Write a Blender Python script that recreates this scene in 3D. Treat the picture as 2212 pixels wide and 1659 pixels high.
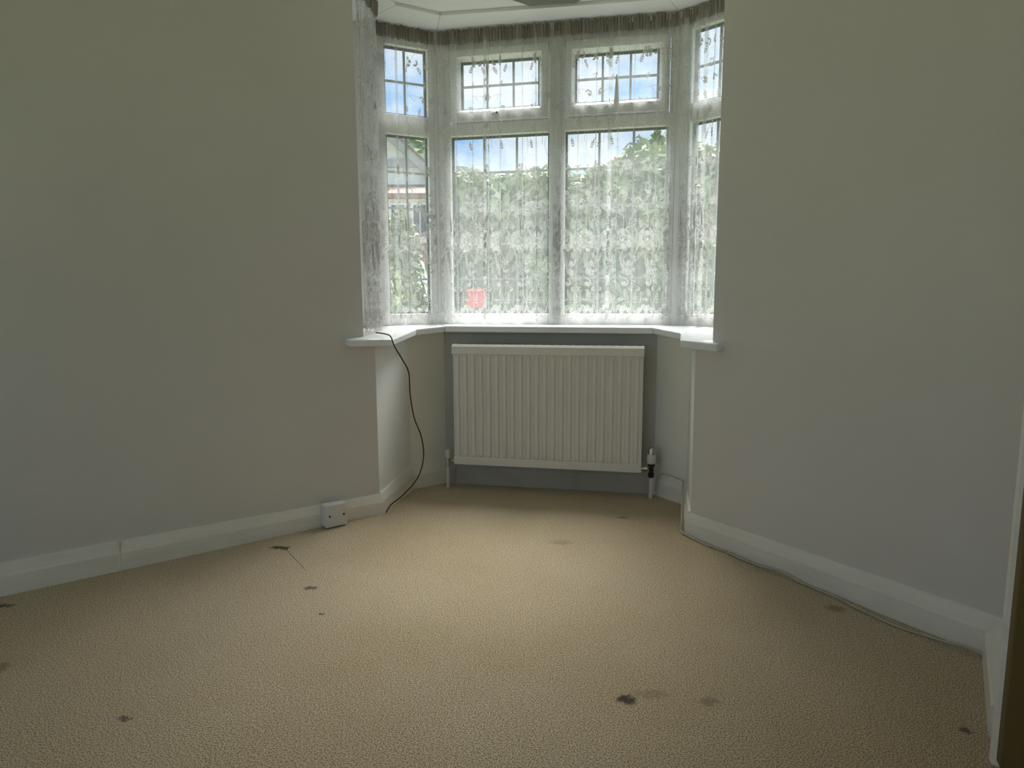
import bpy, bmesh, math, random
import numpy as np
from mathutils import Vector, Matrix

sc = bpy.context.scene
for o in list(bpy.data.objects):
    bpy.data.objects.remove(o, do_unlink=True)
COL = sc.collection
PI = math.pi

# ------------------------------------------------------------------ camera
F_PX, HORIZON, CAM_Z, ROLL = 1430.0, 640.0, 0.95, -0.004
PITCH = math.atan((1659 / 2 - HORIZON) / F_PX)
cam_data = bpy.data.cameras.new('camera')
cam_data.sensor_fit = 'HORIZONTAL'
cam_data.sensor_width = 36.0
cam_data.lens = 36.0 * F_PX / 2212.0
cam_data.clip_start = 0.05
cam_data.clip_end = 400
cam = bpy.data.objects.new('camera', cam_data)
COL.objects.link(cam)
_fw = Vector((0, math.cos(PITCH), -math.sin(PITCH)))
_up = Vector((0, math.sin(PITCH), math.cos(PITCH)))
_rt = Vector((1, 0, 0))
_cx = _rt * math.cos(ROLL) + _up * math.sin(ROLL)
_cy = _up * math.cos(ROLL) - _rt * math.sin(ROLL)
cam.matrix_world = Matrix(((_cx.x, _cy.x, -_fw.x, 0), (_cx.y, _cy.y, -_fw.y, 0),
                           (_cx.z, _cy.z, -_fw.z, CAM_Z), (0, 0, 0, 1)))
sc.camera = cam

# ------------------------------------------------------------------ view, world, sun
sc.view_settings.view_transform = 'Standard'
sc.view_settings.look = 'None'
sc.view_settings.gamma = 1.0
sc.view_settings.use_curve_mapping = False
sc.view_settings.exposure = 0.08
sc.cycles.transparent_max_bounces = 32
sc.cycles.max_bounces = 12
sc.cycles.diffuse_bounces = 6

world = bpy.data.worlds.new('sky')
sc.world = world
world.use_nodes = True
wn, wl = world.node_tree.nodes, world.node_tree.links
wn.clear()
w_out = wn.new('ShaderNodeOutputWorld')
w_bg = wn.new('ShaderNodeBackground')
w_bg.inputs['Strength'].default_value = 1.4
w_tc = wn.new('ShaderNodeTexCoord')
w_map = wn.new('ShaderNodeMapping')
w_map.inputs['Scale'].default_value = (3.0, 3.0, 6.5)
w_noise = wn.new('ShaderNodeTexNoise')
w_noise.inputs['Scale'].default_value = 1.6
w_noise.inputs['Detail'].default_value = 7
w_noise.inputs['Roughness'].default_value = 0.6
w_ramp = wn.new('ShaderNodeValToRGB')
w_ramp.color_ramp.elements[0].position = 0.42
w_ramp.color_ramp.elements[0].color = (0.22, 0.47, 0.86, 1)
w_ramp.color_ramp.elements[1].position = 0.60
w_ramp.color_ramp.elements[1].color = (0.76, 0.82, 0.90, 1)
wl.new(w_tc.outputs['Generated'], w_map.inputs['Vector'])
wl.new(w_map.outputs['Vector'], w_noise.inputs['Vector'])
wl.new(w_noise.outputs['Fac'], w_ramp.inputs['Fac'])
wl.new(w_ramp.outputs['Color'], w_bg.inputs['Color'])
wl.new(w_bg.outputs['Background'], w_out.inputs['Surface'])

sun_data = bpy.data.lights.new('sun', 'SUN')
sun_data.energy = 25.0
sun_data.angle = math.radians(52)   # sun behind thin bright cloud
sun_data.color = (1.0, 0.985, 0.96)
sun = bpy.data.objects.new('sun', sun_data)
COL.objects.link(sun)
sun.location = (6, 14, 14)
sun.rotation_euler = Vector((-0.30, -0.88, -1.50)).to_track_quat('-Z', 'Y').to_euler()

# ------------------------------------------------------------------ materials
def new_mat(name):
    m = bpy.data.materials.new(name)
    m.use_nodes = True
    n, l = m.node_tree.nodes, m.node_tree.links
    b = n['Principled BSDF']
    return m, n, l, b

def paint(name, col, rough=0.6, var=0.04, scale=3.0, bump=0.0, bscale=60.0, spec=0.3, metal=0.0, stretch=None):
    m, n, l, b = new_mat(name)
    tc = n.new('ShaderNodeTexCoord')
    src = tc.outputs['Object']
    if stretch:
        mp = n.new('ShaderNodeMapping')
        mp.inputs['Scale'].default_value = stretch
        l.new(src, mp.inputs['Vector'])
        src = mp.outputs['Vector']
    nz = n.new('ShaderNodeTexNoise')
    nz.inputs['Scale'].default_value = scale
    nz.inputs['Detail'].default_value = 4
    l.new(src, nz.inputs['Vector'])
    rp = n.new('ShaderNodeValToRGB')
    rp.color_ramp.elements[0].position = 0.3
    rp.color_ramp.elements[1].position = 0.7
    rp.color_ramp.elements[0].color = (*[c * (1 - var) for c in col], 1)
    rp.color_ramp.elements[1].color = (*[min(1, c * (1 + var)) for c in col], 1)
    l.new(nz.outputs['Fac'], rp.inputs['Fac'])
    l.new(rp.outputs['Color'], b.inputs['Base Color'])
    b.inputs['Roughness'].default_value = rough
    b.inputs['Specular IOR Level'].default_value = spec
    b.inputs['Metallic'].default_value = metal
    if bump:
        n2 = n.new('ShaderNodeTexNoise')
        n2.inputs['Scale'].default_value = bscale
        n2.inputs['Detail'].default_value = 3
        l.new(src, n2.inputs['Vector'])
        bp = n.new('ShaderNodeBump')
        bp.inputs['Strength'].default_value = bump
        bp.inputs['Distance'].default_value = 0.004
        l.new(n2.outputs['Fac'], bp.inputs['Height'])
        l.new(bp.outputs['Normal'], b.inputs['Normal'])
    return m

M = {}
M['wall'] = paint('wall_paint', (0.70, 0.664, 0.622), 0.62, 0.025, 1.6, 0.12, 90, 0.35)
M['wall_cream'] = paint('cream_paint', (0.84, 0.82, 0.745), 0.6, 0.03, 2.2, 0.15, 70, 0.35)
M['wall_white'] = paint('white_paint', (0.86, 0.86, 0.84), 0.55, 0.03, 2.0, 0.12, 70, 0.35)
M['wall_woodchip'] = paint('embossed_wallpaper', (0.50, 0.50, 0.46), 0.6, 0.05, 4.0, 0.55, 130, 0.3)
M['ceiling'] = paint('ceiling_paint', (0.78, 0.79, 0.79), 0.7, 0.02, 2.0, 0.1, 60)
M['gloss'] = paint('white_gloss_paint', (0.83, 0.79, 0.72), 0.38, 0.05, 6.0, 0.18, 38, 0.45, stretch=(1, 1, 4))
M['gloss_grey'] = paint('grey_gloss_paint', (0.46, 0.43, 0.38), 0.5, 0.12, 5.0, 0.2, 38, 0.3)  # gloss in a darker grey, for the skirting below the radiator
M['sill'] = paint('sill_gloss', (0.88, 0.885, 0.89), 0.22, 0.03, 7.0, 0.06, 30, 0.5)
M['upvc'] = paint('white_plastic_frame', (0.80, 0.80, 0.79), 0.3, 0.03, 5.0, 0, 30, 0.5)
M['gasket'] = paint('dark_spacer', (0.05, 0.055, 0.05), 0.5, 0.25, 120)
M['lead'] = paint('lead_strip', (0.27, 0.28, 0.275), 0.5, 0.12, 40, spec=0.4)
M['radiator'] = paint('radiator_enamel', (0.80, 0.755, 0.69), 0.24, 0.02, 4.0, 0, 30, 0.45)
M['plastic'] = paint('white_plastic', (0.70, 0.68, 0.65), 0.4, 0.02, 8)
M['black'] = paint('black_plastic', (0.02, 0.02, 0.02), 0.45, 0.2, 30)
M['screw'] = paint('dark_screw', (0.03, 0.03, 0.035), 0.4, 0.2, 60, metal=0.5)
M['chrome'] = paint('chrome', (0.55, 0.55, 0.56), 0.15, 0.05, 20, metal=1.0)
M['cable_brown'] = paint('brown_cable', (0.055, 0.035, 0.024), 0.55, 0.3, 30)
M['cable_white'] = paint('cream_cable', (0.50, 0.45, 0.37), 0.5, 0.12, 30)
M['rose'] = paint('ceiling_rose_grey', (0.20, 0.20, 0.19), 0.6, 0.06, 12)
M['wood'] = paint('stained_wood', (0.17, 0.115, 0.04), 0.55, 0.25, 3.0, 0.2, 25, 0.3, stretch=(6, 6, 0.6))
M['hedge_core'] = paint('hedge_core', (0.15, 0.17, 0.10), 0.9, 0.4, 3)
M['brown_wood'] = paint('bark', (0.12, 0.085, 0.06), 0.9, 0.3, 8)
M['render'] = paint('pale_render', (0.90, 0.88, 0.84), 0.8, 0.05, 3)
M['brick_red'] = paint('red_brick', (0.45, 0.17, 0.12), 0.85, 0.25, 9)
M['rooftile'] = paint('brown_tiles', (0.30, 0.19, 0.155), 0.85, 0.18, 6)
M['board'] = paint('grey_board', (0.42, 0.42, 0.42), 0.6, 0.08, 4)
M['darkglass'] = paint('dark_glazing', (0.06, 0.07, 0.08), 0.1, 0.2, 2, spec=0.6)
M['carbody'] = paint('pale_blue_body', (0.55, 0.66, 0.74), 0.25, 0.03, 2, spec=0.6)
M['rubber'] = paint('rubber', (0.02, 0.02, 0.02), 0.8, 0.2, 20)
M['red'] = paint('red_plastic', (0.62, 0.06, 0.05), 0.4, 0.08, 5)
M['lawn'] = paint('garden_ground', (0.16, 0.19, 0.09), 0.95, 0.3, 0.8)
M['stone'] = paint('chimney_stone', (0.30, 0.26, 0.22), 0.9, 0.2, 4)

def leafmat(name, c1, c2):
    m, n, l, b = new_mat(name)
    oi = n.new('ShaderNodeTexCoord')
    nz = n.new('ShaderNodeTexNoise')
    nz.inputs['Scale'].default_value = 2.6
    nz.inputs['Detail'].default_value = 5
    l.new(oi.outputs['Object'], nz.inputs['Vector'])
    rp = n.new('ShaderNodeValToRGB')
    rp.color_ramp.elements[0].position = 0.35
    rp.color_ramp.elements[1].position = 0.65
    rp.color_ramp.elements[0].color = (*c1, 1)
    rp.color_ramp.elements[1].color = (*c2, 1)
    l.new(nz.outputs['Fac'], rp.inputs['Fac'])
    l.new(rp.outputs['Color'], b.inputs['Base Color'])
    b.inputs['Roughness'].default_value = 0.7
    b.inputs['Specular IOR Level'].default_value = 0.2
    return m
M['leaf'] = leafmat('hedge_leaf', (0.20, 0.25, 0.14), (0.40, 0.44, 0.24))
M['leaf_brown'] = leafmat('dry_leaf', (0.32, 0.24, 0.18), (0.38, 0.34, 0.20))
M['leaf_dark'] = leafmat('conifer_leaf', (0.16, 0.23, 0.13), (0.30, 0.38, 0.20))

def glassmat():
    m, n, l, b = new_mat('clear_glass')
    n.remove(b)
    out = n['Material Output']
    tr = n.new('ShaderNodeBsdfTransparent')
    tr.inputs['Color'].default_value = (0.96, 0.98, 0.975, 1)
    gl = n.new('ShaderNodeBsdfGlossy')
    gl.inputs['Roughness'].default_value = 0.02
    nz = n.new('ShaderNodeTexNoise')
    nz.inputs['Scale'].default_value = 4
    mr = n.new('ShaderNodeMapRange')
    mr.inputs['To Min'].default_value = 0.02
    mr.inputs['To Max'].default_value = 0.05
    l.new(nz.outputs['Fac'], mr.inputs['Value'])
    mx = n.new('ShaderNodeMixShader')
    l.new(mr.outputs['Result'], mx.inputs['Fac'])
    l.new(tr.outputs[0], mx.inputs[1])
    l.new(gl.outputs[0], mx.inputs[2])
    l.new(mx.outputs[0], out.inputs['Surface'])
    return m
M['glass'] = glassmat()

def clothmat(name, col, alpha, avar, transl=0.55, nscale=400):
    m, n, l, b = new_mat(name)
    n.remove(b)
    out = n['Material Output']
    tr = n.new('ShaderNodeBsdfTransparent')
    df = n.new('ShaderNodeBsdfDiffuse')
    tl = n.new('ShaderNodeBsdfTranslucent')
    df.inputs['Color'].default_value = (*col, 1)
    tl.inputs['Color'].default_value = (*col, 1)
    mx = n.new('ShaderNodeMixShader')
    mx.inputs['Fac'].default_value = transl
    l.new(df.outputs[0], mx.inputs[1])
    l.new(tl.outputs[0], mx.inputs[2])
    tc = n.new('ShaderNodeTexCoord')
    nz = n.new('ShaderNodeTexNoise')
    nz.inputs['Scale'].default_value = nscale
    l.new(tc.outputs['Object'], nz.inputs['Vector'])
    mr = n.new('ShaderNodeMapRange')
    mr.inputs['From Min'].default_value = 0.3
    mr.inputs['From Max'].default_value = 0.7
    mr.inputs['To Min'].default_value = alpha - avar
    mr.inputs['To Max'].default_value = alpha + avar
    l.new(nz.outputs['Fac'], mr.inputs['Value'])
    m2 = n.new('ShaderNodeMixShader')
    l.new(mr.outputs['Result'], m2.inputs['Fac'])
    l.new(tr.outputs[0], m2.inputs[1])
    l.new(mx.outputs[0], m2.inputs[2])
    l.new(m2.outputs[0], out.inputs['Surface'])
    return m
M['net'] = clothmat('net_mesh', (0.78, 0.785, 0.79), 0.28, 0.06, 0.36)
M['lace'] = clothmat('lace_weave', (0.68, 0.67, 0.65), 0.86, 0.06, 0.25)
M['tape'] = clothmat('heading_cloth', (0.36, 0.325, 0.285), 0.95, 0.04, 0.10)  # cloth colour darkened to carry the shade at the window head

# carpet: twisted pile colour, fine relief, worn stains with shapes of their own
def carpetmat():
    m, n, l, b = new_mat('carpet_pile')
    tc = n.new('ShaderNodeTexCoord')
    pos = tc.outputs['Object']
    def noise(scale, detail=3, rough=0.5):
        z = n.new('ShaderNodeTexNoise')
        z.inputs['Scale'].default_value = scale
        z.inputs['Detail'].default_value = detail
        z.inputs['Roughness'].default_value = rough
        l.new(pos, z.inputs['Vector'])
        return z
    big = noise(1.3, 4, 0.55)
    fine = noise(300, 2, 0.6)
    r1 = n.new('ShaderNodeValToRGB')
    r1.color_ramp.elements[0].position = 0.32
    r1.color_ramp.elements[1].position = 0.68
    r1.color_ramp.elements[0].color = (0.68, 0.525, 0.325, 1)
    r1.color_ramp.elements[1].color = (0.78, 0.635, 0.45, 1)
    l.new(big.outputs['Fac'], r1.inputs['Fac'])
    r2 = n.new('ShaderNodeValToRGB')
    r2.color_ramp.elements[0].position = 0.40
    r2.color_ramp.elements[1].position = 0.56
    r2.color_ramp.elements[0].color = (0.36, 0.32, 0.26, 1)
    r2.color_ramp.elements[1].color = (1.22, 1.22, 1.22, 1)
    l.new(fine.outputs['Fac'], r2.inputs['Fac'])
    mu = n.new('ShaderNodeMix')
    mu.data_type = 'RGBA'
    mu.blend_type = 'MULTIPLY'
    mu.inputs['Factor'].default_value = 1.0
    l.new(r1.outputs['Color'], mu.inputs['A'])
    l.new(r2.outputs['Color'], mu.inputs['B'])
    last = mu.outputs['Result']
    # stains: (x, y, radius x, radius y, strength, colour)
    dark = (0.055, 0.03, 0.015)
    rust = (0.20, 0.12, 0.05)
    stains = [(0.268, 1.458, 0.026, 0.022, 0.95, dark), (-0.897, 2.432, 0.040, 0.016, 1.0, dark),
              (-0.868, 2.424, 0.018, 0.022, 1.0, dark), (-0.665, 2.074, 0.020, 0.018, 0.9, dark),
              (-0.58, 1.891, 0.010, 0.010, 0.8, dark), (-0.885, 1.395, 0.016, 0.010, 0.8, dark),
              (0.986, 1.914, 0.030, 0.024, 0.6, rust), (0.476, 2.76, 0.030, 0.014, 0.7, rust),
              (0.19, 2.471, 0.05, 0.03, 0.35, rust), (0.46, 1.451, 0.026, 0.018, 0.5, rust),
              (-1.585, 1.955, 0.03, 0.015, 0.9, dark), (0.993, 1.342, 0.014, 0.012, 0.8, dark),
              (0.33, 1.48, 0.05, 0.02, 0.35, rust), (-1.335, 1.605, 0.03, 0.03, 0.6, rust)]
    jit = noise(55, 3, 0.7)
    sub = n.new('ShaderNodeVectorMath')
    sub.operation = 'SUBTRACT'
    sub.inputs[1].default_value = (0.5, 0.5, 0.5)
    l.new(jit.outputs['Color'], sub.inputs[0])
    scl = n.new('ShaderNodeVectorMath')
    scl.operation = 'SCALE'
    scl.inputs['Scale'].default_value = 0.045
    l.new(sub.outputs[0], scl.inputs[0])
    add = n.new('ShaderNodeVectorMath')
    add.operation = 'ADD'
    l.new(pos, add.inputs[0])
    l.new(scl.outputs[0], add.inputs[1])
    for (x, y, rx, ry, s, c) in stains:
        mp = n.new('ShaderNodeMapping')
        mp.inputs['Location'].default_value = (-x / rx, -y / ry, 0)
        mp.inputs['Scale'].default_value = (1 / rx, 1 / ry, 0)
        l.new(add.outputs[0], mp.inputs['Vector'])
        ln = n.new('ShaderNodeVectorMath')
        ln.operation = 'LENGTH'
        l.new(mp.outputs['Vector'], ln.inputs[0])
        mr = n.new('ShaderNodeMapRange')
        mr.inputs['From Min'].default_value = 0.5
        mr.inputs['From Max'].default_value = 1.15
        mr.inputs['To Min'].default_value = s
        mr.inputs['To Max'].default_value = 0.0
        l.new(ln.outputs['Value'], mr.inputs['Value'])
        mx = n.new('ShaderNodeMix')
        mx.data_type = 'RGBA'
        l.new(mr.outputs['Result'], mx.inputs['Factor'])
        l.new(last, mx.inputs['A'])
        mx.inputs['B'].default_value = (*c, 1)
        last = mx.outputs['Result']
    # straight cut in the pile: thin line from one burn to the next
    ax, ay, bx, by = -0.865, 2.418, -0.725, 2.215
    ang = math.atan2(by - ay, bx - ax)
    ln_ = math.hypot(bx - ax, by - ay)
    mp = n.new('ShaderNodeMapping')
    mp.vector_type = 'TEXTURE'
    mp.inputs['Location'].default_value = ((ax + bx) / 2, (ay + by) / 2, 0)
    mp.inputs['Rotation'].default_value = (0, 0, ang)
    mp.inputs['Scale'].default_value = (ln_ / 2, 0.0022, 1)
    l.new(pos, mp.inputs['Vector'])
    ab = n.new('ShaderNodeVectorMath')
    ab.operation = 'ABSOLUTE'
    l.new(mp.outputs['Vector'], ab.inputs[0])
    sx = n.new('ShaderNodeSeparateXYZ')
    l.new(ab.outputs[0], sx.inputs[0])
    mxm = n.new('ShaderNodeMath')
    mxm.operation = 'MAXIMUM'
    l.new(sx.outputs['X'], mxm.inputs[0])
    l.new(sx.outputs['Y'], mxm.inputs[1])
    mr = n.new('ShaderNodeMapRange')
    mr.inputs['From Min'].default_value = 0.7
    mr.inputs['From Max'].default_value = 1.1
    mr.inputs['To Min'].default_value = 0.75
    mr.inputs['To Max'].default_value = 0.0
    l.new(mxm.outputs[0], mr.inputs['Value'])
    mx = n.new('ShaderNodeMix')
    mx.data_type = 'RGBA'
    l.new(mr.outputs['Result'], mx.inputs['Factor'])
    l.new(last, mx.inputs['A'])
    mx.inputs['B'].default_value = (0.16, 0.10, 0.05, 1)
    last = mx.outputs['Result']
    l.new(last, b.inputs['Base Color'])
    b.inputs['Roughness'].default_value = 0.95
    b.inputs['Specular IOR Level'].default_value = 0.1
    b.inputs['Sheen Weight'].default_value = 0.25
    b.inputs['Sheen Roughness'].default_value = 0.5
    med = noise(150, 4, 0.65)
    ad = n.new('ShaderNodeMath')
    ad.operation = 'ADD'
    l.new(fine.outputs['Fac'], ad.inputs[0])
    l.new(med.outputs['Fac'], ad.inputs[1])
    bp = n.new('ShaderNodeBump')
    bp.inputs['Strength'].default_value = 0.8
    bp.inputs['Distance'].default_value = 0.006
    l.new(ad.outputs[0], bp.inputs['Height'])
    l.new(bp.outputs['Normal'], b.inputs['Normal'])
    return m
M['carpet'] = carpetmat()

# ------------------------------------------------------------------ mesh helpers
class MB:
    """collects polygons; build() links them as one mesh object"""
    def __init__(self):
        self.v, self.f = [], []

    def add(self, verts, faces):
        k = len(self.v)
        self.v += [tuple(float(c) for c in p) for p in verts]
        self.f += [tuple(i + k for i in f) for f in faces]
        return self

    def box(self, lo, hi, fr=None):
        (x0, y0, z0), (x1, y1, z1) = lo, hi
        vs = [(x0, y0, z0), (x1, y0, z0), (x1, y1, z0), (x0, y1, z0), (x0, y0, z1), (x1, y0, z1), (x1, y1, z1), (x0, y1, z1)]
        if fr:
            vs = [fr(*p) for p in vs]
        return self.add(vs, [(0, 3, 2, 1), (4, 5, 6, 7), (0, 1, 5, 4), (1, 2, 6, 5), (2, 3, 7, 6), (3, 0, 4, 7)])

    def prism(self, poly, z0, z1):
        n = len(poly)
        za = z0 if isinstance(z0, (list, tuple)) else [z0] * n
        zb = z1 if isinstance(z1, (list, tuple)) else [z1] * n
        vs = [(p[0], p[1], za[i]) for i, p in enumerate(poly)] + [(p[0], p[1], zb[i]) for i, p in enumerate(poly)]
        fs = [tuple(range(n - 1, -1, -1)), tuple(range(n, 2 * n))]
        fs += [(i, (i + 1) % n, (i + 1) % n + n, i + n) for i in range(n)]
        return self.add(vs, fs)

    def loft(self, rings, closed=True, cap=True):
        n = len(rings[0])
        vs = [p for r in rings for p in r]
        fs = []
        for k in range(len(rings) - 1):
            for i in range(n if closed else n - 1):
                j = (i + 1) % n
                fs.append((k * n + i, k * n + j, (k + 1) * n + j, (k + 1) * n + i))
        if cap and closed:
            fs += [tuple(range(n - 1, -1, -1)), tuple(range((len(rings) - 1) * n, len(rings) * n))]
        return self.add(vs, fs)

    def lathe(self, c, prof, seg=20, axis=Vector((0, 0, 1))):
        axis = Vector(axis).normalized()
        a = axis.orthogonal().normalized()
        b = axis.cross(a)
        c = Vector(c)
        rings = [[tuple(c + axis * h + (a * math.cos(t) + b * math.sin(t)) * r)
                  for t in (2 * PI * k / seg for k in range(seg))] for (r, h) in prof]
        return self.loft(rings)

    def tube(self, pts, r, seg=8):
        pts = [Vector(p) for p in pts]
        rings = []
        ref = Vector((0.31, 0.2, 0.93))
        for i, p in enumerate(pts):
            t = (pts[min(i + 1, len(pts) - 1)] - pts[max(i - 1, 0)]).normalized()
            a = t.cross(ref)
            if a.length < 0.05:
                a = t.orthogonal()
            a.normalize()
            b = t.cross(a)
            rings.append([tuple(p + (a * math.cos(q) + b * math.sin(q)) * r) for q in (2 * PI * k / seg for k in range(seg))])
        return self.loft(rings)

    def build(self, name, mat, parent=None, bevel=0.0, seg=2, smooth=False, loc=None):
        me = bpy.data.meshes.new(name)
        vs = self.v
        if loc is not None:
            vs = [(p[0] - loc[0], p[1] - loc[1], p[2] - loc[2]) for p in vs]
        me.from_pydata(vs, [], self.f)
        bm = bmesh.new()
        bm.from_mesh(me)
        bmesh.ops.recalc_face_normals(bm, faces=bm.faces)
        bm.to_mesh(me)
        bm.free()
        me.materials.append(M[mat])
        if smooth:
            for p in me.polygons:
                p.use_smooth = True
        o = bpy.data.objects.new(name, me)
        COL.objects.link(o)
        if loc is not None:
            o.location = loc
        if parent:
            o.parent = parent
            if loc is None:
                o.matrix_parent_inverse = parent.matrix_world.inverted()
        if bevel:
            mo = o.modifiers.new('bevel', 'BEVEL')
            mo.width = bevel
            mo.segments = seg
            mo.limit_method = 'ANGLE'
            mo.angle_limit = math.radians(30)
        return o

def thing(name, loc, label=None, cat=None, group=None):
    o = bpy.data.objects.new(name, None)
    o.empty_display_size = 0.05
    COL.objects.link(o)
    o.location = loc
    o.matrix_world = Matrix.Translation(loc)
    tag(o, label, cat, group)
    return o

def tag(o, label=None, cat=None, group=None, kind=None):
    if label: o['label'] = label
    if cat: o['category'] = cat
    if group: o['group'] = group
    if kind: o['kind'] = kind
    return o

def struct(o, label=None):
    o['kind'] = 'structure'
    if label: o['label'] = label
    return o

def V2(p): return np.array(p[:2], float)

def frame(o, d, inward):
    """local (along, toward the room, up) -> world"""
    o, d, n = V2(o), V2(d), V2(inward)
    def fr(s, m, z):
        q = o + d * s + n * m
        return (q[0], q[1], z)
    return fr

def offset_line(pts, off):
    """offset an open polyline to its left side by off"""
    pts = [V2(p) for p in pts]
    segs = []
    for a, b in zip(pts[:-1], pts[1:]):
        d = (b - a) / np.linalg.norm(b - a)
        nn = np.array([-d[1], d[0]])
        segs.append((a + nn * off, d))
    out = [segs[0][0]]
    for (a, d), (b, e) in zip(segs[:-1], segs[1:]):
        mtx = np.array([[d[0], -e[0]], [d[1], -e[1]]])
        t = np.linalg.solve(mtx, b - a)
        out.append(a + d * t[0])
    out.append(pts[-1] + (segs[-1][0] - pts[-2]))
    return out

def smooth_path(pts, n=8):
    pts = [Vector(p) for p in pts]
    out = []
    for i in range(len(pts) - 1):
        p0, p1, p2, p3 = pts[max(i - 1, 0)], pts[i], pts[i + 1], pts[min(i + 2, len(pts) - 1)]
        for k in range(n):
            t = k / n
            out.append(0.5 * ((2 * p1) + (p2 - p0) * t + (2 * p0 - 5 * p1 + 4 * p2 - p3) * t * t + (3 * p1 - p0 - 3 * p2 + p3) * t ** 3))
    out.append(pts[-1])
    return out

# ------------------------------------------------------------------ plan of the room (metres; camera stands at 0,0)
LEFT_ANG = math.radians(37.1)
RIGHT_ANG = math.radians(-58.5)
LB = np.array([-0.570, 2.829]); L2 = np.array([-0.487, 3.204]); BL = np.array([-0.338, 3.309])
BR = np.array([0.674, 3.102]); R2 = np.array([0.776, 2.943]); RB = np.array([0.691, 2.556]); RC = np.array([1.284, 1.588])
JE = np.array([1.068, 1.275]); JA = np.array([1.030, 1.220])          # return wall beside the door
KE = np.array([1.030, 1.323]); KA = np.array([0.975, 1.240])          # skirting block and architrave proud of it
dl = np.array([math.cos(LEFT_ANG), math.sin(LEFT_ANG)]); nl = np.array([dl[1], -dl[0]])
dr = (RC - RB) / np.linalg.norm(RC - RB); nr = np.array([dr[1], -dr[0]])
LF = LB - dl * 3.5                     # far (unseen) end of the left wall
UL = np.array([-0.617, 2.793]); UR = np.array([0.738, 2.478])      # wall ends above the sill
PL = np.array([-0.385, 3.531]); PR = np.array([0.798, 3.293])      # bay posts
WDL = np.array([-math.cos(math.radians(25)), -math.sin(math.radians(25))])
WDR = np.array([math.cos(math.radians(-45)), math.sin(math.radians(-45))])
WL = PL + WDL * 0.43; WR = PR + WDR * 0.36                          # far ends of the side windows
dc = (PR - PL) / np.linalg.norm(PR - PL); LC = float(np.linalg.norm(PR - PL))
nc = np.array([dc[1], -dc[0]])                                       # toward the room
nwl = np.array([-WDL[1], WDL[0]]); nwr = np.array([WDR[1], -WDR[0]])
CEIL, COVE = 2.266, 2.246
Q1 = LF + np.array([math.cos(LEFT_ANG - PI / 2), math.sin(LEFT_ANG - PI / 2)]) * 3.2
Q2 = np.array([1.75, -1.75]); Q3 = np.array([1.75, 0.75])

base_line = [LF, LB, L2, BL, BR, R2, RB, RC, JE]                     # front foot of the skirting
face = offset_line(base_line, 0.02)                                  # wall faces behind it
fLF, fLB, fL2, fBL, fBR, fR2, fRB, fRC, fJE = face
fJA = fJE + (JA - JE)
UL = fLB + dl * float(np.dot(UL - fLB, dl))                          # bring both ends into the wall faces
UR = fRB + dr * float(np.dot(UR - fRB, dr))

# ------------------------------------------------------------------ floor and ceiling
mb = MB()
fpoly = [LF - dl * 0.3, LB + nl * -0.2, L2 + np.array([-0.15, 0.1]), BL + np.array([-0.1, 0.2]), BR + np.array([0.1, 0.2]),
         R2 + np.array([0.2, 0.1]), RB + np.array([0.2, 0.1]), RC + np.array([0.2, 0.1]), JA + np.array([0.2, 0.0]), Q3 + np.array([0.2, 0]),
         Q2 + np.array([0.2, -0.2]), Q1 + np.array([-0.3, -0.2])]
mb.prism(fpoly, -0.1, 0.0)
struct(mb.build('floor', 'carpet'), 'worn beige twist pile carpet with burn marks')

mb = MB()
cpoly = [LF - dl * 0.3 - nl * 0.3, UL - nl * 0.3, WL + np.array([-0.1, 0.15]), PL + np.array([-0.08, 0.15]), PR + np.array([0.12, 0.14]),
         WR + np.array([0.15, 0.1]), UR - nr * 0.3, RC - nr * 0.4, Q3 + np.array([0.3, 0]), Q2 + np.array([0.3, -0.3]), Q1 + np.array([-0.4, -0.3])]
mb.prism(cpoly, CEIL, CEIL + 0.12)
struct(mb.build('ceiling', 'ceiling'), 'white painted ceiling over the bay')

# ------------------------------------------------------------------ walls
mb = MB()
ulf = UL + nl * -0.0
mb.prism([fLF, fLB, fLB + (fL2 - fLB) * 0.02 - nl * 0.3, fLF - nl * 0.3], 0, [0.745] * 4)
mb.prism([fLF, UL, WL, WL - nl * 0.25, fLF - nl * 0.3], 0.745, CEIL)
struct(mb.build('wall_left', 'wall'), 'cream painted wall left of the bay')
mb = MB()
mb.prism([fRB, fRC, fRC - nr * 0.3, fRB - nr * 0.3 - dr * 0.05], 0, 0.745)
mb.prism([UR, fRC, fRC - nr * 0.3, WR - nr * 0.15, WR], 0.745, CEIL)
struct(mb.build('wall_right', 'wall'), 'cream painted wall right of the bay')
mb = MB()
mb.prism([fRC, fJE, fJA, fJA + np.array([0.10, -0.07]), fRC + np.array([0.12, 0.05])], 0, CEIL)
struct(mb.build('wall_return', 'wall'), 'short wall beside the door at the right edge')

mb = MB()
mb.prism([(1.12, 1.25), (1.72, 0.99), (1.75, 0.75), (1.95, 0.75), (1.95, 1.2), (1.40, 1.58)], 0, CEIL)
struct(mb.build('wall_door', 'wall'), 'wall behind the brown door')

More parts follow.
